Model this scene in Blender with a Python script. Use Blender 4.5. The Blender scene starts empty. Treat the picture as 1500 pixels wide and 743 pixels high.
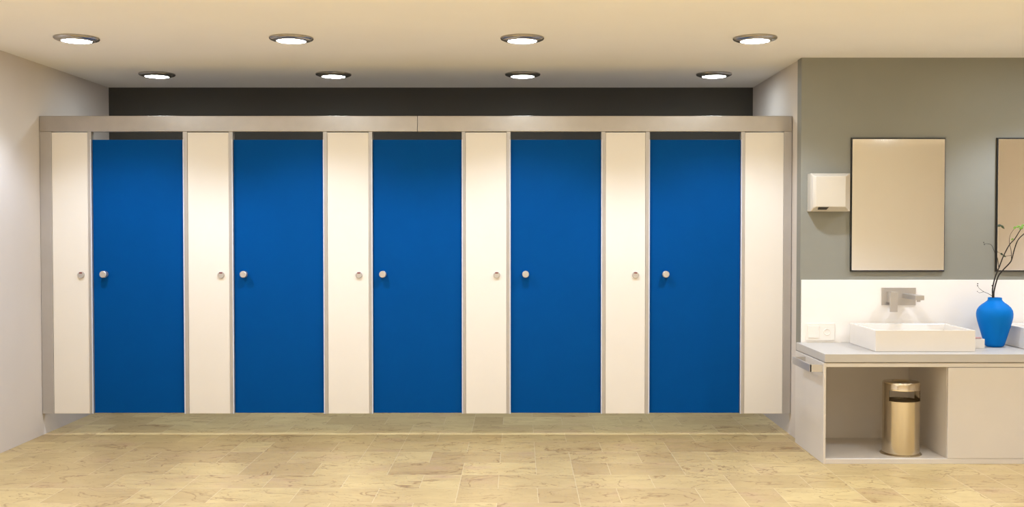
import bpy, bmesh, math, random
from mathutils import Vector
random.seed(7)
SC = bpy.context.scene
COL = SC.collection
PI = math.pi

# ------------------------------------------------------------------ camera
F = 1550.0
VPX, VPY = 760.0, 335.0
CZ = 1.5
PITCH = math.atan((371.5 - VPY) / F)
cam_d = bpy.data.cameras.new('camera'); cam = bpy.data.objects.new('camera', cam_d); COL.objects.link(cam)
cam_d.sensor_fit = 'HORIZONTAL'; cam_d.sensor_width = 36.0; cam_d.lens = 36.0 * F / 1500.0
cam_d.shift_x = -(VPX - 750.0) / 1500.0
cam.location = (0, 0, CZ); cam.rotation_euler = (PI / 2 - PITCH, 0, 0)
cam_d.clip_start = 0.05
SC.camera = cam
ct, st = math.cos(PITCH), math.sin(PITCH)

def ray(x, y):
    dx, dy = (x - VPX) / F, -(y - 371.5) / F
    return Vector((dx, ct + dy * st, -st + dy * ct))
def W(x, y, Y):                       # photo measurement on the upright plane at distance Y
    d = ray(x, y); return Vector((0, 0, CZ)) + d * (Y / d.y)
def Wz(x, y, z):                      # photo measurement on the level plane at height z
    d = ray(x, y); return Vector((0, 0, CZ)) + d * ((z - CZ) / d.z)

CEIL = 2.69
XL, XR = -3.46, 1.975
YP = Wz(760, 637.3, 0).y              # front of the cubicle partition
YV = Wz(1177, 84.5, CEIL).y           # face of the grey vanity wall
YB = Wz(760, 128.3, CEIL).y           # dark back wall
YC = Wz(1300, 680, 0).y               # front of the vanity cabinet
XFAR, YFRONT = 6.4, -0.4

# ------------------------------------------------------------------ materials
def lin(c):
    return tuple(((v / 255) / 12.92 if v / 255 <= 0.04045 else ((v / 255 + 0.055) / 1.055) ** 2.4) for v in c)
def mat(name, rgb, rough=0.5, metal=0.0, spec=0.5, noise=0.0, nscale=6.0, bump=0.0, stretch=None, emit=None, coat=0.0):
    m = bpy.data.materials.new(name); m.use_nodes = True
    nt = m.node_tree; b = nt.nodes['Principled BSDF']
    c = lin(rgb) + (1,)
    b.inputs['Base Color'].default_value = c
    b.inputs['Roughness'].default_value = rough
    b.inputs['Metallic'].default_value = metal
    b.inputs['Specular IOR Level'].default_value = spec
    b.inputs['Coat Weight'].default_value = coat
    tc = nt.nodes.new('ShaderNodeTexCoord')
    mp = nt.nodes.new('ShaderNodeMapping'); nt.links.new(tc.outputs['Object'], mp.inputs['Vector'])
    if stretch: mp.inputs['Scale'].default_value = stretch
    nz = nt.nodes.new('ShaderNodeTexNoise'); nz.inputs['Scale'].default_value = nscale; nz.inputs['Detail'].default_value = 4
    nt.links.new(mp.outputs['Vector'], nz.inputs['Vector'])
    if noise:
        rp = nt.nodes.new('ShaderNodeMapRange'); rp.inputs['From Min'].default_value = 0.3; rp.inputs['From Max'].default_value = 0.7
        rp.inputs['To Min'].default_value = 1 - noise; rp.inputs['To Max'].default_value = 1 + noise
        nt.links.new(nz.outputs['Fac'], rp.inputs['Value'])
        vm = nt.nodes.new('ShaderNodeVectorMath'); vm.operation = 'SCALE'
        vm.inputs[0].default_value = c[:3]
        nt.links.new(rp.outputs['Result'], vm.inputs['Scale']); nt.links.new(vm.outputs['Vector'], b.inputs['Base Color'])
    if bump:
        bp = nt.nodes.new('ShaderNodeBump'); bp.inputs['Strength'].default_value = bump; bp.inputs['Distance'].default_value = 0.002
        nt.links.new(nz.outputs['Fac'], bp.inputs['Height']); nt.links.new(bp.outputs['Normal'], b.inputs['Normal'])
    if emit:
        b.inputs['Emission Color'].default_value = lin(emit[0]) + (1,); b.inputs['Emission Strength'].default_value = emit[1]
    return m

M = {}
M['wall'] = mat('white plaster', (208, 200, 192), 0.85, noise=0.015, nscale=3, bump=0.05, spec=0.2)
M['ceiling'] = mat('cream ceiling paint', (240, 237, 232), 0.8, noise=0.012, nscale=2, spec=0.2)
M['dark'] = mat('dark grey wall paint', (78, 75, 68), 0.8, noise=0.03, nscale=3, spec=0.2)
M['grey'] = mat('grey wall paint', (137, 136, 126), 0.6, noise=0.03, nscale=2.5, spec=0.3)
M['rear'] = mat('beige wall paint', (246, 243, 238), 0.85, noise=0.01, spec=0.2)
M['panel'] = mat('cream laminate', (226, 219, 208), 0.42, noise=0.01, nscale=3, spec=0.4)
M['blue'] = mat('royal blue laminate', (0, 71, 137), 0.42, noise=0.02, nscale=5, spec=0.04)
M['alu'] = mat('satin aluminium', (186, 181, 176), 0.4, metal=0.6, noise=0.03, nscale=9)
M['steelrail'] = mat('brushed steel rail', (182, 177, 172), 0.33, metal=0.8, noise=0.035, nscale=9)
M['gasket'] = mat('pale gasket strip', (205, 208, 220), 0.4)
M['chrome'] = mat('chrome', (205, 203, 200), 0.12, metal=1.0, noise=0.01)
M['ring'] = mat('polished ring', (176, 170, 162), 0.2, metal=0.85, noise=0.01)
M['satin'] = mat('satin nickel', (196, 192, 188), 0.32, metal=0.75, noise=0.02)
M['steel'] = mat('stainless steel', (212, 200, 178), 0.2, metal=1.0, noise=0.02, nscale=8, stretch=(1, 1, 0.1))
M['white'] = mat('white ceramic', (226, 220, 212), 0.22, noise=0.006, spec=0.5)
M['solid'] = mat('white glass splashback', (243, 238, 231), 0.25, noise=0.006)
M['counter'] = mat('white worktop', (190, 185, 178), 0.45, noise=0.01)
M['cabinet'] = mat('off-white cabinet lacquer', (212, 205, 196), 0.5, noise=0.01)
M['black'] = mat('black edge', (18, 16, 14), 0.4)
M['slot'] = mat('shadowed plastic', (60, 54, 44), 0.6)
M['dryer'] = mat('cream enamel', (200, 191, 174), 0.3, noise=0.01)
M['red'] = mat('red enamel', (120, 18, 22), 0.4)
M['vase'] = mat('matt blue glaze', (0, 112, 198), 0.5, noise=0.02, nscale=6, spec=0.1)
M['bark'] = mat('dark bark', (34, 27, 20), 0.8, noise=0.2, nscale=30)
M['leaf'] = mat('fresh green leaf', (120, 160, 62), 0.55, noise=0.15, nscale=20)
M['darkleaf'] = mat('dark green leaf', (48, 62, 34), 0.55, noise=0.15, nscale=20)
M['soap'] = mat('pinkish soap', (190, 150, 150), 0.5, noise=0.03)
M['plate'] = mat('white switch plastic', (238, 232, 222), 0.35, noise=0.005)
M['binhole'] = mat('dark bin liner', (120, 102, 72), 0.6, noise=0.1)
M['lens'] = mat('lit diffuser', (255, 250, 240), 0.4, emit=((240, 250, 255), 44.0))
# mirror
M['mirror'] = mat('mirror glass', (248, 248, 248), 0.06, metal=1.0)

# tiled marble floor
def floor_mat():
    m = bpy.data.materials.new('marble tiles'); m.use_nodes = True
    nt = m.node_tree; N = nt.nodes; L = nt.links; b = N['Principled BSDF']
    geo = N.new('ShaderNodeNewGeometry')
    mp = N.new('ShaderNodeMapping'); mp.inputs['Location'].default_value = (-0.107 + 0.455 * 20, -6.74 + 0.33 * 30, 0)
    L.new(geo.outputs['Position'], mp.inputs['Vector'])
    def brick(c1, c2, mortar, ms):
        k = N.new('ShaderNodeTexBrick'); L.new(mp.outputs['Vector'], k.inputs['Vector'])
        k.offset = 0.5; k.offset_frequency = 2; k.squash = 1.0; k.squash_frequency = 2
        k.inputs['Scale'].default_value = 1.0; k.inputs['Brick Width'].default_value = 0.455; k.inputs['Row Height'].default_value = 0.33
        k.inputs['Mortar Size'].default_value = ms; k.inputs['Mortar Smooth'].default_value = 0.3; k.inputs['Bias'].default_value = 0
        k.inputs['Color1'].default_value = lin(c1) + (1,); k.inputs['Color2'].default_value = lin(c2) + (1,); k.inputs['Mortar'].default_value = lin(mortar) + (1,)
        return k
    def pair(c1, c2, mortar, ms):       # long tiles, some of them cut into two squares
        a = brick(c1, c2, mortar, ms); h = brick(c1, c2, mortar, ms); h.offset = 0.0; h.inputs['Brick Width'].default_value = 0.2275
        pick = brick((0, 0, 0), (255, 255, 255), (128, 128, 128), 0.0)
        shift = N.new('ShaderNodeMapping'); shift.inputs['Location'].default_value = (0.455 * 14, 0.33 * 6, 0); L.new(mp.outputs['Vector'], shift.inputs['Vector'])
        L.new(shift.outputs['Vector'], pick.inputs['Vector'])
        gt = N.new('ShaderNodeMath'); gt.operation = 'GREATER_THAN'; gt.inputs[1].default_value = 0.78; L.new(pick.outputs['Color'], gt.inputs[0])
        mc = N.new('ShaderNodeMix'); mc.data_type = 'RGBA'; L.new(gt.outputs[0], mc.inputs['Factor']); L.new(a.outputs['Color'], mc.inputs['A']); L.new(h.outputs['Color'], mc.inputs['B'])
        mf = N.new('ShaderNodeMix'); mf.data_type = 'FLOAT'; L.new(gt.outputs[0], mf.inputs['Factor']); L.new(a.outputs['Fac'], mf.inputs['A']); L.new(h.outputs['Fac'], mf.inputs['B'])
        return mc.outputs['Result'], mf.outputs['Result']
    tone, joint = pair((198, 175, 122), (176, 151, 104), (206, 188, 146), 0.0022)
    rndc, _ = pair((0, 0, 0), (255, 255, 255), (128, 128, 128), 0.0)
    # per-tile offset of the veining so it stops at each joint
    sc = N.new('ShaderNodeVectorMath'); sc.operation = 'SCALE'; sc.inputs['Scale'].default_value = 37.0
    L.new(rndc, sc.inputs[0])
    ad = N.new('ShaderNodeVectorMath'); ad.operation = 'ADD'; L.new(geo.outputs['Position'], ad.inputs[0]); L.new(sc.outputs['Vector'], ad.inputs[1])
    rot = N.new('ShaderNodeMapping'); rot.inputs['Rotation'].default_value = (0, 0, 0.6); rot.inputs['Scale'].default_value = (1.2, 2.1, 1); L.new(ad.outputs['Vector'], rot.inputs['Vector'])
    def noise(scale, detail, dist, vec, rough=0.6):
        n = N.new('ShaderNodeTexNoise'); n.inputs['Scale'].default_value = scale; n.inputs['Detail'].default_value = detail
        n.inputs['Distortion'].default_value = dist; n.inputs['Roughness'].default_value = rough; L.new(vec.outputs['Vector'], n.inputs['Vector']); return n
    def ramp(src, stops):
        r = N.new('ShaderNodeValToRGB'); L.new(src, r.inputs['Fac'])
        while len(r.color_ramp.elements) < len(stops): r.color_ramp.elements.new(0.5)
        for e, (p, v) in zip(r.color_ramp.elements, stops): e.position = p; e.color = (v, v, v, 1)
        return r
    def mix(fac, a, c, mode='MIX', k=1.0):
        x = N.new('ShaderNodeMix'); x.data_type = 'RGBA'; x.blend_type = mode
        mu = N.new('ShaderNodeMath'); mu.operation = 'MULTIPLY'; mu.inputs[1].default_value = k; L.new(fac, mu.inputs[0]); L.new(mu.outputs[0], x.inputs['Factor'])
        L.new(a, x.inputs['A'])
        if isinstance(c, tuple): x.inputs['B'].default_value = lin(c) + (1,)
        else: L.new(c, x.inputs['B'])
        return x.outputs['Result']
    cloud = noise(3.5, 5, 0.6, rot)
    n1 = noise(1.9, 5, 0.9, rot, 0.5)
    n2 = noise(4.2, 4, 1.0, rot, 0.5)
    v1 = ramp(n1.outputs['Fac'], [(0.488, 0), (0.5, 1), (0.512, 0)])
    v2 = ramp(n2.outputs['Fac'], [(0.485, 0), (0.5, 1), (0.515, 0)])
    cl = ramp(cloud.outputs['Fac'], [(0.35, 0), (0.7, 1)])
    c = mix(cl.outputs['Color'], tone, (160, 134, 90), k=0.5)
    pk = ramp(noise(1.7, 4, 0.3, rot).outputs['Fac'], [(0.55, 0), (0.72, 1)])
    c = mix(pk.outputs['Color'], c, (178, 146, 114), k=0.55)
    c = mix(v1.outputs['Color'], c, (112, 72, 38), k=0.62)
    c = mix(v2.outputs['Color'], c, (132, 98, 62), k=0.32)
    c = mix(joint, c, (196, 176, 136), k=0.6)
    L.new(c, b.inputs['Base Color'])
    b.inputs['Roughness'].default_value = 0.38; b.inputs['Specular IOR Level'].default_value = 0.35
    bp = N.new('ShaderNodeBump'); bp.inputs['Strength'].default_value = 0.15; bp.inputs['Distance'].default_value = 0.002; bp.invert = True
    L.new(joint, bp.inputs['Height']); L.new(bp.outputs['Normal'], b.inputs['Normal'])
    return m
M['floor'] = floor_mat()

# ------------------------------------------------------------------ mesh helpers (world coordinates)
def box(bm, a, b, bev=0.0, seg=2):
    x0, y0, z0 = (min(a[i], b[i]) for i in range(3)); x1, y1, z1 = (max(a[i], b[i]) for i in range(3))
    vs = [bm.verts.new((x, y, z)) for x in (x0, x1) for y in (y0, y1) for z in (z0, z1)]
    fs = [bm.faces.new([vs[i] for i in q]) for q in ((0, 1, 3, 2), (4, 6, 7, 5), (0, 4, 5, 1), (2, 3, 7, 6), (0, 2, 6, 4), (1, 5, 7, 3))]
    if bev:
        es = {e for f in fs for e in f.edges}
        bmesh.ops.bevel(bm, geom=list(es), offset=bev, segments=seg, profile=0.5, affect='EDGES')
def lathe(bm, prof, c, axis='z', n=48, a0=0.0, a1=2 * PI, close=True):
    full = abs(a1 - a0 - 2 * PI) < 1e-6
    k = n if full else n + 1
    rows = []
    for r, h in prof:
        row = []
        if r < 1e-6:
            p = (0, 0, h) if axis == 'z' else (0, h, 0)
            v = bm.verts.new(Vector(c) + Vector(p)); row = [v] * k
        else:
            for i in range(k):
                t = a0 + (a1 - a0) * i / n
                p = (r * math.cos(t), r * math.sin(t), h) if axis == 'z' else (r * math.cos(t), h, r * math.sin(t))
                row.append(bm.verts.new(Vector(c) + Vector(p)))
        rows.append(row)
    for A, B in zip(rows, rows[1:]):
        for i in range(n):
            j = (i + 1) % k
            q = []
            for v in (A[i], A[j], B[j], B[i]):
                if v not in q: q.append(v)
            if len(q) >= 3:
                try: bm.faces.new(q)
                except ValueError: pass
    return rows
def catmull(pts, sub=6):
    P = [Vector(p) for p in pts]; P = [2 * P[0] - P[1]] + P + [2 * P[-1] - P[-2]]
    out = []
    for i in range(1, len(P) - 2):
        a, b, c, d = P[i - 1:i + 3]
        for s in range(sub):
            t = s / sub
            out.append(0.5 * ((2 * b) + (c - a) * t + (2 * a - 5 * b + 4 * c - d) * t * t + (3 * b - a - 3 * c + d) * t ** 3))
    out.append(P[-2]); return out
def tube(bm, pts, r0, r1, n=7, sub=6):
    pts = catmull(pts, sub); m = len(pts); rows = []
    for i, p in enumerate(pts):
        t = (pts[min(i + 1, m - 1)] - pts[max(i - 1, 0)]).normalized()
        u = t.cross(Vector((0, 1, 0.01))).normalized(); v = t.cross(u).normalized()
        r = r0 + (r1 - r0) * i / (m - 1)
        rows.append([bm.verts.new(p + u * r * math.cos(2 * PI * k / n) + v * r * math.sin(2 * PI * k / n)) for k in range(n)])
    for A, B in zip(rows, rows[1:]):
        for k in range(n): bm.faces.new([A[k], A[(k + 1) % n], B[(k + 1) % n], B[k]])
    bm.faces.new(rows[0]); bm.faces.new(rows[-1][::-1])
def blob(bm, c, rx, ry, rz):
    r = bmesh.ops.create_uvsphere(bm, u_segments=10, v_segments=7, radius=1)
    for v in r['verts']: v.co = Vector((v.co.x * rx, v.co.y * ry, v.co.z * rz)) + Vector(c)
def hull(bm, pts, bev=0.0):
    vs = [bm.verts.new(p) for p in pts]
    bmesh.ops.convex_hull(bm, input=vs)
    bmesh.ops.dissolve_limit(bm, angle_limit=0.01, verts=bm.verts[:], edges=bm.edges[:])
    if bev: bmesh.ops.bevel(bm, geom=bm.edges[:], offset=bev, segments=2, profile=0.5, affect='EDGES')

def wloc(o):
    p = Vector(o.location)
    while o.parent: o = o.parent; p = p + Vector(o.location)
    return p
def obj(name, bm, m, parent=None, smooth=True, origin=None, label=None):
    o = bpy.data.objects.new(name, None) if False else None
    base = wloc(parent) if parent else Vector(origin or (0, 0, 0))
    for v in bm.verts: v.co -= base
    bmesh.ops.recalc_face_normals(bm, faces=bm.faces[:])
    me = bpy.data.meshes.new(name); bm.to_mesh(me); bm.free()
    me.materials.append(m)
    if smooth:
        for p in me.polygons: p.use_smooth = True
        me.set_sharp_from_angle(angle=math.radians(34 if len(me.polygons) > 150 else 12))
    o = bpy.data.objects.new(name, me); COL.objects.link(o)
    if parent: o.parent = parent
    else: o.location = base
    if label: o['label'] = label
    return o
def tag(o, label, cat, group=None):
    o['label'] = label; o['category'] = cat
    if group: o['group'] = group
    return o
def thing(name, loc, label, cat, group=None):
    o = bpy.data.objects.new(name, None); COL.objects.link(o); o.location = loc; o.empty_display_size = 0.1
    return tag(o, label, cat, group)
def struct(name, bm, m):
    o = obj(name, bm, m); o['kind'] = 'structure'; return o
def B(*args):
    bm = bmesh.new()
    for a in args: box(bm, *a)
    return bm
def copy_tree(o, parent=None):
    c = o.copy(); COL.objects.link(c)
    if parent: c.parent = parent
    for ch in list(o.children): copy_tree(ch, c)
    return c

# ------------------------------------------------------------------ the room
T = 0.15
struct('floor', B(((XL - T, YFRONT - T, -0.1), (XFAR + T, YB + T, 0))), M['floor'])
struct('ceiling', B(((XL - T, YFRONT - T, CEIL), (XFAR + T, YB + T, CEIL + 0.1))), M['ceiling'])
struct('wall_left', B(((XL - T, YFRONT, 0), (XL, YB, CEIL))), M['wall'])
struct('wall_back', B(((XL - T, YB, 0), (XR + T, YB + T, CEIL))), M['dark'])
YW = YV + 0.105
struct('wall_right', B(((XR, YW, 0), (XFAR, YB, CEIL))), M['wall'])
struct('wall_back_right', B(((XR - 0.006, YV, 0), (XFAR, YW, CEIL))), M['grey'])
struct('wall_far_right', B(((XFAR, YFRONT, 0), (XFAR + T, YB, CEIL))), M['wall'])
struct('wall_front', B(((XL - T, YFRONT - T, 0), (XFAR + T, YFRONT, CEIL))), M['rear'])

# ------------------------------------------------------------------ cubicle front
ZB = W(760, 606, YP).z
ZH0, ZH1 = W(760, 193, YP).z, W(760, 170, YP).z
ZD = W(760, 204.6, YP).z
ZPT = W(760, 194, YP).z
def XP(xt, xb): return 0.5 * (W(xt, 200, YP).x + W(xb, 590, YP).x)
doors = [((134.4, 137.7), (268, 270.9)), ((341.2, 344), (473, 475)), ((545.7, 547), (676, 677)), ((748, 748.2), (880.6, 879.9)), ((952, 951), (1085, 1083.6))]
panels = [((76, 79.5), (128.5, 132.2)), ((275, 277.3), (335.3, 337.6)), ((479.3, 481), (540.2, 541.2)), ((682, 682), (742, 742.3)), ((887.8, 885.8), (945.2, 945)), ((1091.2, 1089.5), (1148, 1145.8))]
DX = [(XP(*a), XP(*b)) for a, b in doors]
PX = [(XP(*a), XP(*b)) for a, b in panels]
outer = [(XL + 0.002, DX[0][0])] + [(DX[i][1], DX[i + 1][0]) for i in range(4)] + [(DX[4][1], XR - 0.004)]

place_d = ['nearest the left wall', 'second from the left wall', 'in the middle of the row of five', 'second from the vanity wall', 'nearest the vanity wall']
knobs = [(151.2, 402), (356.5, 402), (560.5, 402), (770, 402), (975.5, 402)]
for i, (x0, x1) in enumerate(DX):
    t = thing('cubicle_door', ((x0 + x1) / 2, YP + 0.012, ZB), 'tall royal blue cubicle door with round knob, ' + place_d[i], 'door', 'blue cubicle doors')
    obj('door_leaf', B(((x0 + 0.0005, YP + 0.012, ZB + 0.003), (x1 - 0.0005, YP + 0.034, ZD), 0.0015)), M['blue'], t)
    k = W(knobs[i][0], knobs[i][1], YP - 0.035)
    bm = bmesh.new()
    yk = YP + 0.012
    lathe(bm, [(0, yk - 0.058), (0.021, yk - 0.058), (0.0245, yk - 0.055), (0.0245, yk - 0.018), (0.021, yk - 0.014), (0.014, yk - 0.010), (0.014, yk - 0.003), (0.02, yk - 0.003), (0.02, yk), (0, yk)], (k.x, 0, k.z), 'y', 32)
    obj('knob', bm, M['satin'], t, label='round satin metal door knob')

place_p = ['against the left wall', 'between the first and second blue doors from the left wall', 'between the second and the middle blue door',
           'between the middle door and the fourth blue door', 'between the two blue doors closest to the vanity', 'at the vanity end, without any lock']
locks = [(118, 403), (323.3, 403), (525.6, 403), (727.5, 403), (931.2, 403)]
for i, ((a, b), (p0, p1)) in enumerate(zip(outer, PX)):
    t = thing('partition_panel', ((a + b) / 2, YP, ZB), 'cream white cubicle front panel in grey metal edging, ' + place_p[i], 'partition panel', 'white cubicle front panels')
    obj('panel', B(((p0, YP - 0.004, ZB), (p1, YP + 0.03, ZPT), 0.0025)), M['panel'], t)
    for s, (q0, q1) in enumerate(((a, p0), (p1, b))):
        f = obj('edge_profile', B(((q0 + 0.0005, YP - 0.009, ZB), (q1 - 0.0005, YP + 0.042, ZH0), 0.002)), M['alu'], t, label='grey satin metal edge strip')
        if (s == 0 and i > 0) or (s == 1 and i < 5):
            xg = q0 if s == 0 else q1
            g0, g1 = (xg + 0.0005, xg + 0.008) if s == 0 else (xg - 0.008, xg - 0.0005)
            obj('door_seal', B(((g0, YP - 0.0125, ZB), (g1, YP - 0.008, ZD), 0.001)), M['gasket'], f, label='pale strip along the door side')
    if i < 5:
        k = W(locks[i][0], locks[i][1], YP - 0.02)
        bm = bmesh.new(); y0 = YP - 0.004
        lathe(bm, [(0, y0 - 0.016), (0.021, y0 - 0.016), (0.0235, y0 - 0.013), (0.0235, y0), (0, y0)], (k.x, 0, k.z), 'y', 32)
        lk = obj('lock_indicator', bm, M['satin'], t, label='round metal lock indicator')
        obj('red_window', B(((k.x - 0.011, y0 - 0.018, k.z + 0.011), (k.x + 0.011, y0 - 0.0145, k.z + 0.019), 0.001)), M['red'], lk, label='small dark red indicator window')

seam = W(611.5, 181, YP).x
for x0, x1, lab in ((XL + 0.002, seam, 'long metal header rail above the cubicle doors, from the left wall to the centre seam'),
                    (seam + 0.0015, XR - 0.004, 'long metal header rail above the cubicle doors, from the centre seam to the vanity end')):
    o = obj('header_rail', B(((x0, YP - 0.012, ZH0), (x1, YP + 0.05, ZH1), 0.004, 3)), M['steelrail'], origin=((x0 + x1) / 2, YP, ZH0))
    tag(o, lab, 'rail', 'header rails')

# ------------------------------------------------------------------ downlights
def downlight():
    t = thing('ceiling_downlight', (0, 0, 0), 'x', 'ceiling light', 'round ceiling downlights')
    bm = bmesh.new()
    lathe(bm, [(0.136, 0.0), (0.1365, -0.007), (0.132, -0.013), (0.118, -0.0185), (0.108, -0.021), (0.103, -0.0205), (0.1, -0.0235), (0.093, -0.0255), (0.089, -0.023), (0.0885, -0.018), (0.0885, 0.0)], (0, 0, 0), 'z', 64)
    obj('trim_ring', bm, M['ring'], t, label='polished metal trim ring')
    bm = bmesh.new()
    lathe(bm, [(0.0888, -0.0195), (0.075, -0.0235), (0.05, -0.0265), (0.025, -0.028), (0, -0.0285)], (0, 0, 0), 'z', 48)
    obj('diffuser', bm, M['lens'], t, label='glowing white diffuser')
    ld = bpy.data.lights.new('lamp', 'SPOT'); ld.energy = POWER; ld.color = LCOL
    ld.spot_size = math.radians(CONE); ld.spot_blend = 0.5; ld.shadow_soft_size = 0.05
    l = bpy.data.objects.new('lamp', ld); COL.objects.link(l); l.parent = t; l.location = (0, 0, -0.08)
    return t
POWER, CONE, LCOL = 36.0, 128.0, (0.95, 1.08, 1.34)
rows = [([112.3, 426.7, 765, 1106], 57.5, 'in the nearer row'), ([230, 488.5, 765.7, 1046], 110, 'in the row above the cubicles')]
names = ['leftmost', 'second from the left', 'third from the left', 'rightmost']
proto = None
def place_light(p, lab):
    global proto
    o = downlight() if proto is None else copy_tree(proto)
    if proto is None: proto = o
    o.location = (p[0], p[1], CEIL)
    o['label'] = lab
    return o
colx = [0] * 4; ry = []
for xs, y, where in rows:
    for i, x in enumerate(xs):
        p = Wz(x, y, CEIL - 0.01)
        place_light(p, 'recessed ceiling downlight with metal ring, %s %s' % (names[i], where))
        colx[i] += p.x / 2
    ry.append(p.y)
dy = ry[1] - ry[0]
proto_lamp = [c for c in proto.children if c.type == 'LIGHT'][0].data
inner = proto_lamp.copy(); inner.energy = 66.0; inner.spot_blend = 1.0; inner.spot_size = math.radians(86)
for o in [o for o in COL.objects if o.name.startswith('ceiling_downlight')]:
    if abs(o.location.y - ry[1]) < 0.3:
        [c for c in o.children if c.type == 'LIGHT'][0].data = inner
far = None
vanity = proto_lamp.copy(); vanity.energy = 34.0
for x in (3.6, 5.4):
    o = place_light((x, ry[0]), 'round recessed ceiling downlight in front of the vanity wall, beyond the photo edge')
    [c for c in o.children if c.type == 'LIGHT'][0].data = vanity
for k in (1, 2, 3):
    for x in colx + [2 * colx[3] - colx[2], 3 * colx[3] - 2 * colx[2]]:
        if ry[0] - k * dy > YFRONT + 0.3:
            o = place_light((x, ry[0] - k * dy), 'round recessed ceiling downlight nearer the viewer than both visible rows')
            if k == 3:
                if far is None:
                    far = proto_lamp.copy(); far.energy = 180.0; far.spot_blend = 1.0; far.spot_size = math.radians(132)
                [c for c in o.children if c.type == 'LIGHT'][0].data = far
                continue
            if k == 1 and x == colx[0]:
                near = [c for c in o.children if c.type == 'LIGHT'][0].data.copy()
                near.energy = 40.0; near.spot_blend = 1.0; near.spot_size = math.radians(100)
            [c for c in o.children if c.type == 'LIGHT'][0].data = near

# ------------------------------------------------------------------ vanity
YCT = YC - 0.01
ZCT1, ZCT0 = W(1300, 519, YCT).z, W(1300, 531, YCT).z
XC0 = W(1206, 640, YC).x
XC1 = 4.3
ZO1, ZO0 = W(1300, 538, YC).z, W(1300, 672.3, YC).z
XO0, XO1 = W(1209.8, 600, YC).x, W(1388, 600, YC).x
ZK = ZCT0 - 0.006
YCB = YV - 0.001
t = thing('vanity_cabinet', (XC0, YC, 0), 'low off-white vanity cabinet with an open bay, under the worktop', 'cabinet')
obj('side_panel', B(((XC0, YC, 0.0), (XO0, YCB, ZK), 0.002)), M['cabinet'], t)
obj('side_panel', B(((XC1 - 0.02, YC, 0.0), (XC1, YCB, ZK), 0.002)), M['cabinet'], t)
obj('bottom_board', B(((XO0, YC, 0.0), (XC1 - 0.02, YCB, ZO0), 0.002)), M['cabinet'], t)
obj('top_board', B(((XO0, YC, ZO1), (XC1 - 0.02, YCB, ZK), 0.002)), M['cabinet'], t)
obj('back_panel', B(((XO0, YCB - 0.016, ZO0), (XC1 - 0.02, YCB, ZO1))), M['cabinet'], t)
obj('divider', B(((XO1, YC + 0.02, ZO0), (XO1 + 0.018, YCB - 0.016, ZO1), 0.001)), M['cabinet'], t)
obj('door', B(((XO1 + 0.002, YC - 0.001, ZO0 + 0.002), (XC1 - 0.022, YC + 0.018, ZO1 - 0.003), 0.0015)), M['cabinet'], t, label='plain flush off-white door panel')
XT0 = W(1208.5, 525, YCT).x
bm = B(((XT0, YCT, ZCT0), (XC1 + 0.01, YV - 0.001, ZCT1), 0.002), ((XT0 + 0.012, YC + 0.012, ZK), (XC1, YV - 0.002, ZCT0)))
tag(obj('countertop', bm, M['counter'], origin=(XT0, YCT, ZCT0)), 'thick white worktop carrying the washbasins and blue vase', 'worktop')

ZS = W(1300, 410, YV - 0.012).z
XS0 = W(1173.8, 440, YV - 0.012).x
tag(obj('backsplash', B(((XS0, YV - 0.013, ZCT1), (XC1, YV - 0.0005, ZS), 0.0015)), M['solid'], origin=(XS0, YV, ZCT1)), 'smooth white splashback panel on the grey wall above the worktop', 'splashback')
YS = YV - 0.013

# washbasin
def YatZ(y, z): return Wz(1300, y, z).y
YBF = YatZ(515.8, ZCT1); ZBT = W(1300, 484, YBF).z
XB0, XB1 = W(1282.5, 500, YBF).x, W(1429, 500, YBF).x
YBB = YS - 0.035
def basin(x0, x1, lab):
    t = thing('washbasin', (x0, YBF, ZCT1), lab, 'washbasin', 'white rectangular washbasins')
    bm = bmesh.new(); w = 0.016
    o = [(x0, YBF), (x1, YBF), (x1, YBB), (x0, YBB)]; i_ = [(x0 + w, YBF + w), (x1 - w, YBF + w), (x1 - w, YBB - 0.07), (x0 + w, YBB - 0.07)]
    low = [(x0 + 0.04, YBF + 0.04), (x1 - 0.04, YBF + 0.04), (x1 - 0.04, YBB - 0.1), (x0 + 0.04, YBB - 0.1)]
    R = [[bm.verts.new((x, y, z)) for x, y in q] for q, z in ((o, ZCT1 + 0.001), (o, ZBT), (i_, ZBT), (low, ZCT1 + 0.04))]
    for A_, B_ in zip(R, R[1:]):
        for k in range(4): bm.faces.new([A_[k], A_[(k + 1) % 4], B_[(k + 1) % 4], B_[k]])
    bm.faces.new(R[0]); bm.faces.new(R[3])
    bmesh.ops.bevel(bm, geom=bm.edges[:], offset=0.003, segments=2, profile=0.5, affect='EDGES')
    obj('bowl', bm, M['white'], t)
    bm = bmesh.new(); lathe(bm, [(0, 0.004), (0.02, 0.004), (0.024, 0.001), (0.024, 0)], ((x0 + x1) / 2, (YBF + YBB) / 2 - 0.03, ZCT1 + 0.041), 'z', 24)
    obj('drain', bm, M['chrome'], t, label='small chrome drain')
PITCHX = W(1460, 300, YV).x - W(1247, 300, YV).x
basin(XB0, XB1, 'white rectangular vessel washbasin under the wall tap, left of the blue vase')
basin(XB0 + PITCHX + 0.02, XB1 + PITCHX + 0.02, 'white rectangular washbasin behind and right of the blue vase, cut off by the photo edge')

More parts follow.
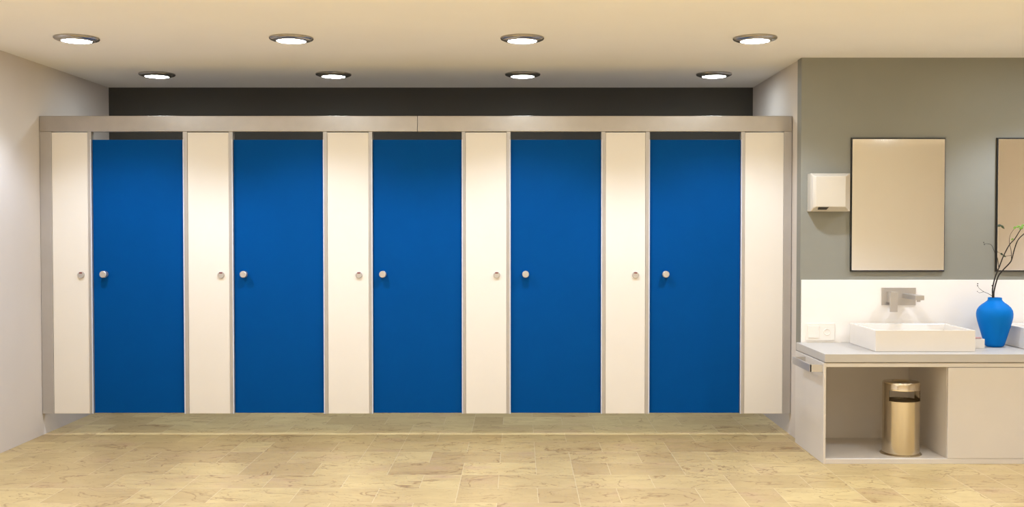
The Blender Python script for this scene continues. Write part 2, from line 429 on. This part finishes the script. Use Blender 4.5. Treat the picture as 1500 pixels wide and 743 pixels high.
# tap
t0 = W(1316, 434, YS)
t = thing('wall_tap', (t0.x, YS, t0.z), 'square satin metal wall tap with side lever above the washbasin', 'tap')
a, b = W(1291.3, 447.3, YS - 0.006), W(1341.5, 421.5, YS - 0.006)
obj('wall_plate', B(((a.x, YS - 0.008, a.z), (b.x, YS, b.z), 0.0015)), M['satin'], t)
YL = YS - 0.075
a, b = W(1304, 446, YL), W(1314.5, 428, YL)
a2, b2 = W(1304, 457.2, YL), W(1314.8, 428, YL)
lv = obj('lever', B(((a.x, YL + 0.008, a.z + 0.01), (b.x - 0.004, YS - 0.006, b.z), 0.0015), ((a2.x, YL - 0.004, a2.z), (b2.x, YL + 0.012, b2.z), 0.0015)), M['satin'], t)
YSP = YS - 0.25
a, b = W(1341, 440, YSP), W(1354, 433.2, YSP)
sp = obj('spout', B(((a.x, YSP, a.z), (b.x, YS - 0.006, b.z), 0.0015)), M['satin'], t)
bm = bmesh.new(); lathe(bm, [(0.012, 0.001), (0.012, -0.012), (0, -0.012)], ((a.x + b.x) / 2, YSP + 0.022, a.z), 'z', 20)
obj('aerator', bm, M['satin'], sp)

# switch and socket
a, b = W(1179.5, 498.8, YS), W(1222.5, 473.5, YS)
t = thing('switch_and_socket', ((a.x + b.x) / 2, YS, a.z), 'white double plate with light switch and power socket on the splashback', 'socket')
obj('frame_plate', B(((a.x, YS - 0.009, a.z), (b.x, YS, b.z), 0.003)), M['plate'], t)
mid = (a.x + b.x) / 2; zc = (a.z + b.z) / 2
obj('rocker', B(((a.x + 0.018, YS - 0.014, a.z + 0.018), (mid - 0.008, YS - 0.008, b.z - 0.018), 0.002)), M['plate'], t)
bm = bmesh.new(); lathe(bm, [(0.0, -0.003), (0.019, -0.003), (0.019, -0.0115), (0.0225, -0.0125), (0.0245, -0.0105), (0.0245, -0.008)], ((mid + b.x) / 2 - 0.004, YS, zc), 'y', 28)
sk = obj('socket', bm, M['plate'], t)
bm = bmesh.new()
for s in (-1, 1): lathe(bm, [(0, -0.0042), (0.003, -0.0042), (0.003, -0.003)], ((mid + b.x) / 2 - 0.004 + s * 0.0095, YS, zc), 'y', 10)
obj('pin_holes', bm, M['slot'], sk)

# mirrors
YM = YV - 0.022
a, b = W(1246, 398, YM), W(1385.5, 201.8, YM)
for k, lab in ((0, 'tall rectangular mirror with thin black edge, beside the hand dryer'), (1, 'tall rectangular mirror with thin black edge behind the twigs, cut off by the photo edge')):
    dx = k * PITCHX
    t = thing('wall_mirror', ((a.x + b.x) / 2 + dx, YM, a.z), lab, 'mirror', 'mirrors on the grey wall')
    obj('backing', B(((a.x + dx, YM + 0.003, a.z), (b.x + dx, YV, b.z), 0.001)), M['black'], t, label='thin black mirror edge')
    obj('glass', B(((a.x + 0.007 + dx, YM - 0.001, a.z + 0.009), (b.x - 0.005 + dx, YM + 0.004, b.z - 0.009), 0.0015)), M['mirror'], t)

# hand dryer
YDF, YDM = YV - 0.13, YV - 0.085
b0, b1 = W(1184.6, 310, YV - 0.04), W(1242.5, 254.5, YV - 0.04)
f0, f1 = W(1195, 303, YDF), W(1239, 258.5, YDF)
t = thing('hand_dryer', ((b0.x + b1.x) / 2, YV, b0.z), 'cream wall-mounted hand dryer left of the mirror', 'hand dryer')
bm = bmesh.new()
pts = [(x, y, z) for x in (b0.x, b1.x) for z in (b0.z, b1.z) for y in (YV, YDM)]
pts += [(f0.x, YDF, f0.z), (f1.x, YDF, f0.z), (f0.x, YDF, f1.z), (f1.x, YDF, f1.z)]
pts += [(b0.x + (f0.x - b0.x) * 0.35, YDM - 0.03, f0.z - 0.004), (b0.x + (f0.x - b0.x) * 0.35, YDM - 0.03, f1.z + 0.004)]
hull(bm, pts, 0.003)
obj('housing', bm, M['dryer'], t)
s0, s1 = W(1198.5, 306, YDF + 0.008), W(1214, 303.2, YDF + 0.008)
bm = bmesh.new()
hull(bm, [(s0.x, YDF - 0.001, f0.z - 0.002), (s1.x, YDF - 0.001, f0.z - 0.002), (s0.x, YDF + 0.02, b0.z + 0.011), (s1.x - 0.012, YDF + 0.02, b0.z + 0.011), (s0.x, YDF + 0.02, f0.z), (s1.x, YDF + 0.02, f0.z)])
obj('air_outlet', bm, M['slot'], t, label='dark slot under the front')

# towel rail on the cabinet side
p0, p1 = W(1186, 545.2, YC + 0.02), W(1186, 534.2, YC + 0.02)
xa = p0.x
yb = (xa / ((1162 - VPX) / F)) * 1.0
yb = min(yb, YV - 0.03)
t = thing('towel_rail', (XC0, YC + 0.02, p0.z), 'short chrome towel rail on the side of the vanity cabinet', 'towel rail')
obj('bar', B(((xa, YC + 0.02, p0.z), (xa + 0.012, yb, p1.z), 0.001)), M['satin'], t)
for y in (YC + 0.02, yb - 0.015):
    obj('bracket', B(((xa + 0.002, y, p0.z), (XC0, y + 0.015, p1.z), 0.001)), M['satin'], t)

# waste bin
YBIN = YC + 0.165
cx = W(1319.6, 620, YBIN).x
R_ = 0.5 * (W(1346, 620, YBIN).x - W(1293.3, 620, YBIN).x)
yf = YBIN - R_
z_b = ZO0
z1, z2, z3, z4 = W(cx, 590, yf).z, W(cx, 574, yf).z, W(cx, 564.5, yf).z, W(cx, 558, YBIN).z
t = thing('waste_bin', (cx, YBIN, z_b), 'round stainless steel waste bin with open slot, in the cabinet bay', 'bin')
bm = bmesh.new()
c = (cx, YBIN, 0)
lathe(bm, [(R_ - 0.004, z_b + 0.012), (R_, z_b + 0.012), (R_, z1), (R_ - 0.004, z1), (R_ - 0.004, z_b + 0.012)], c, 'z', 64)
for a0, a1 in ((PI - 0.55, PI + 0.55), (-0.42, 0.42)):
    lathe(bm, [(R_, z1 - 0.002), (R_, z2 + 0.002), (R_ - 0.003, z2 + 0.002), (R_ - 0.003, z1 - 0.002)], c, 'z', 12, a0, a1)
obj('body', bm, M['steel'], t)
bm = bmesh.new(); lathe(bm, [(0, z1 - 0.016), (R_ - 0.0045, z1 - 0.016), (R_ - 0.0045, z1 - 0.012), (0, z1 - 0.012)], c, 'z', 48)
obj('inner_pan', bm, M['binhole'], t, label='dark inner pan of the bin')
bm = bmesh.new(); lathe(bm, [(R_ - 0.004, z2), (R_ + 0.0005, z2), (R_ + 0.0005, z3), (R_ - 0.004, z3 + 0.008), (R_ * 0.72, z4 - 0.001), (R_ * 0.5, z4), (R_ * 0.46, z4 - 0.008), (0, z4 - 0.01)], c, 'z', 64)
lathe(bm, [(R_ - 0.004, z2), (0, z2)], c, 'z', 64)
obj('lid', bm, M['steel'], t)
bm = bmesh.new(); lathe(bm, [(0, z_b), (R_ + 0.013, z_b), (R_ + 0.013, z_b + 0.004), (R_ + 0.004, z_b + 0.012), (0, z_b + 0.012)], c, 'z', 64)
obj('base_ring', bm, M['steel'], t)

# vase
YVF = YatZ(509.4, ZCT1); 
def vz(y, Y): return W(1457, y, Y).z
YVA = YVF + 0.055
cx = W(1457, 470, YVA).x
px = 1 / (W(1458, 470, YVA).x - W(1457, 470, YVA).x)
prof_px = [(0, 507.6), (10.5, 507.8), (13, 506), (14.6, 502.5), (16.5, 496), (19, 487), (21.6, 478), (23.8, 470), (25, 464), (25.2, 459.5), (24.3, 454.5), (21.8, 450), (17.5, 446), (13, 442.8), (10.6, 440.6), (9.6, 438.8), (9.7, 436.6), (9.2, 436.0), (8.4, 436.4), (8.2, 440), (13, 446), (20, 454), (22, 465), (17, 486), (11, 503), (0, 504)]
bm = bmesh.new()
lathe(bm, [(r / px, max(ZCT1 + 0.001, W(1457, y, YVA).z)) if k else (0, ZCT1 + 0.001) for k, (r, y) in enumerate(prof_px)], (cx, YVA, 0), 'z', 64)
for v in bm.verts:
    if v.co.z < ZCT1 + 0.006: v.co.z = ZCT1 + 0.001
VASE = obj('vase', bm, M['vase'], origin=(cx, YVA, ZCT1))
tag(VASE, 'matt blue ceramic vase holding bare twigs on the worktop', 'vase')

# twigs
def PT(x, y, d=0.0): return W(x, y, YVA + d)
def path(seq, d0, d1): return [PT(x, y, d0 + (d1 - d0) * i / max(1, len(seq) - 1)) for i, (x, y) in enumerate(seq)]
def leaf(bm, a, b, w, bend=0.2):
    a, b = Vector(a), Vector(b); d = b - a; s = d.cross(Vector((0, 1, 0))).normalized() * w; n = Vector((0, -1, 0)) * w * 0.5
    L_ = []; th = 0.0006
    for sgn in (-1, 1):
        rowl = []
        for t, k in ((0, 0.05), (0.25, 0.8), (0.5, 1.0), (0.75, 0.7), (1, 0.05)):
            m = a + d * t + Vector((0, 0, 1)) * (bend * w * 4 * t * (1 - t)) + n * (1 - k)
            rowl.append((bm.verts.new(m + s * k + Vector((0, sgn * th, 0))), bm.verts.new(m + n * 0.6 + Vector((0, sgn * th, 0))), bm.verts.new(m - s * k + Vector((0, sgn * th, 0)))))
        L_.append(rowl)
        for p, q in zip(rowl, rowl[1:]):
            bm.faces.new([p[0], p[1], q[1], q[0]]); bm.faces.new([p[1], p[2], q[2], q[1]])
    f, k = L_
    for i in range(4):
        for e in (0, 2): bm.faces.new([f[i][e], f[i + 1][e], k[i + 1][e], k[i][e]])
    bm.faces.new([f[0][0], f[0][1], f[0][2], k[0][2], k[0][1], k[0][0]]); bm.faces.new([f[4][0], f[4][1], f[4][2], k[4][2], k[4][1], k[4][0]])
def stem(name, parent, seq, d0, d1, r0, r1, m='bark'):
    bm = bmesh.new(); tube(bm, path(seq, d0, d1), r0, r1); return obj(name, bm, M[m], parent)
def buds(parent, pts, d, r):
    for x, y in pts:
        bm = bmesh.new(); blob(bm, PT(x, y, d), r, r, r * 1.3); obj('bud', bm, M['bark'], parent, label='tiny dark bud')
def leaves(parent, items, d, m):
    for x0, y0, x1, y1, w in items:
        bm = bmesh.new(); leaf(bm, PT(x0, y0, d), PT(x1, y1, d), w); obj('leaf', bm, M[m], parent, label='fresh green leaf' if m == 'leaf' else 'dark green leaf')

base = PT(1454, 470)
A = thing('twig_branch', base, 'straighter bare twig in the blue vase, leaning right with thin side shoots on its left', 'twig', 'twigs in the blue vase')
stem('stem', A, [(1453, 470), (1454, 436), (1454, 423), (1457.5, 407), (1463, 393), (1470, 375), (1478.5, 359), (1486.5, 350), (1494.6, 337), (1503, 325)], 0, 0.03, 0.0052, 0.0026)
s = stem('side_twig', A, [(1463, 393), (1462, 383), (1460, 375), (1456, 367), (1452.6, 359.6), (1448, 357.5), (1441, 357)], 0.014, -0.02, 0.0022, 0.0011)
buds(s, [(1441, 355.3), (1442, 358.4)], -0.02, 0.003)
s = stem('side_twig', A, [(1460.4, 376), (1459.8, 360), (1459.6, 345), (1460, 331)], 0.0, -0.01, 0.0018, 0.001)
leaves(s, [(1460.2, 331, 1467.5, 330.5, 0.009), (1466, 330, 1471, 335.5, 0.008)], -0.01, 'darkleaf')
s = stem('side_twig', A, [(1453.8, 434), (1447, 430), (1441, 427.5), (1434, 422), (1432, 418)], 0, -0.03, 0.0018, 0.001)
buds(s, [(1432.2, 415.8), (1432, 418.6)], -0.03, 0.0034)
s = stem('side_twig', A, [(1441, 427.6), (1435, 429), (1431.6, 427)], -0.015, -0.03, 0.0014, 0.0009)
buds(s, [(1431.6, 427)], -0.03, 0.0022)
buds(A, [(1453.4, 418.6)], 0, 0.004)
Bt = thing('twig_branch', PT(1456, 470), 'more curved bare twig in the blue vase with green leaves at its right tip', 'twig', 'twigs in the blue vase')
stem('stem', Bt, [(1457, 470), (1455.6, 436), (1456.8, 423.4), (1462, 405.6), (1469, 396), (1478.5, 386), (1482, 380), (1486, 365), (1491, 352), (1500, 342.6), (1512, 334)], -0.008, -0.05, 0.0055, 0.0028)
s = stem('side_twig', Bt, [(1481.7, 381), (1481, 367), (1478.5, 355.5), (1480, 344), (1486, 335)], -0.035, -0.02, 0.0022, 0.0012)
leaves(s, [(1484.5, 336, 1488, 332, 0.008), (1488, 333.5, 1494, 331, 0.008), (1492, 335.5, 1499, 333, 0.011), (1495, 332, 1501, 329.5, 0.008), (1495, 331.5, 1497.5, 336, 0.007)], -0.02, 'leaf')
s = stem('side_twig', Bt, [(1481.5, 374.5), (1476, 375), (1471, 375.2), (1466.5, 372.3), (1461, 368.6)], -0.035, -0.03, 0.0016, 0.0009)
leaves(s, [(1465.2, 371, 1469.2, 374.2, 0.007), (1469.5, 374.5, 1473.2, 376.6, 0.006)], -0.033, 'darkleaf')
leaves(Bt, [(1481, 352, 1484.5, 349.5, 0.006)], -0.03, 'leaf')

# soap dish
YSD = YatZ(510.8, ZCT1)
a, b = W(1405, 510.8, YSD), W(1442.6, 496.8, YSD)
o = obj('soap_dish', B(((a.x, YSD, ZCT1 + 0.0005), (b.x, YSD + 0.034, b.z), 0.002)), M['white'], origin=((a.x + b.x) / 2, YSD, ZCT1))
tag(o, 'small white block-shaped soap dish between the washbasin and blue vase', 'soap dish')
bm = B(((a.x + 0.02, YSD + 0.004, b.z + 0.0005), (W(1439, 495, YSD).x, YSD + 0.03, W(1439, 494.3, YSD).z), 0.004))
tag(obj('soap_bar', bm, M['soap'], origin=((a.x + b.x) / 2, YSD, b.z)), 'thin pinkish bar lying on the small white dish beside the vase', 'soap')

# ------------------------------------------------------------------ world and view
w = bpy.data.worlds.new('world'); SC.world = w; w.use_nodes = True
w.node_tree.nodes['Background'].inputs['Color'].default_value = (1, 0.95, 0.88, 1)
w.node_tree.nodes['Background'].inputs['Strength'].default_value = 0.0
vs = SC.view_settings
SC.display_settings.display_device = 'sRGB'
vs.view_transform = 'Standard'; vs.look = 'None'; vs.gamma = 1.0; vs.use_curve_mapping = False; vs.exposure = 0.66
try: SC.cycles.max_bounces = 14; SC.cycles.diffuse_bounces = 8; SC.cycles.caustics_reflective = True
except Exception: pass
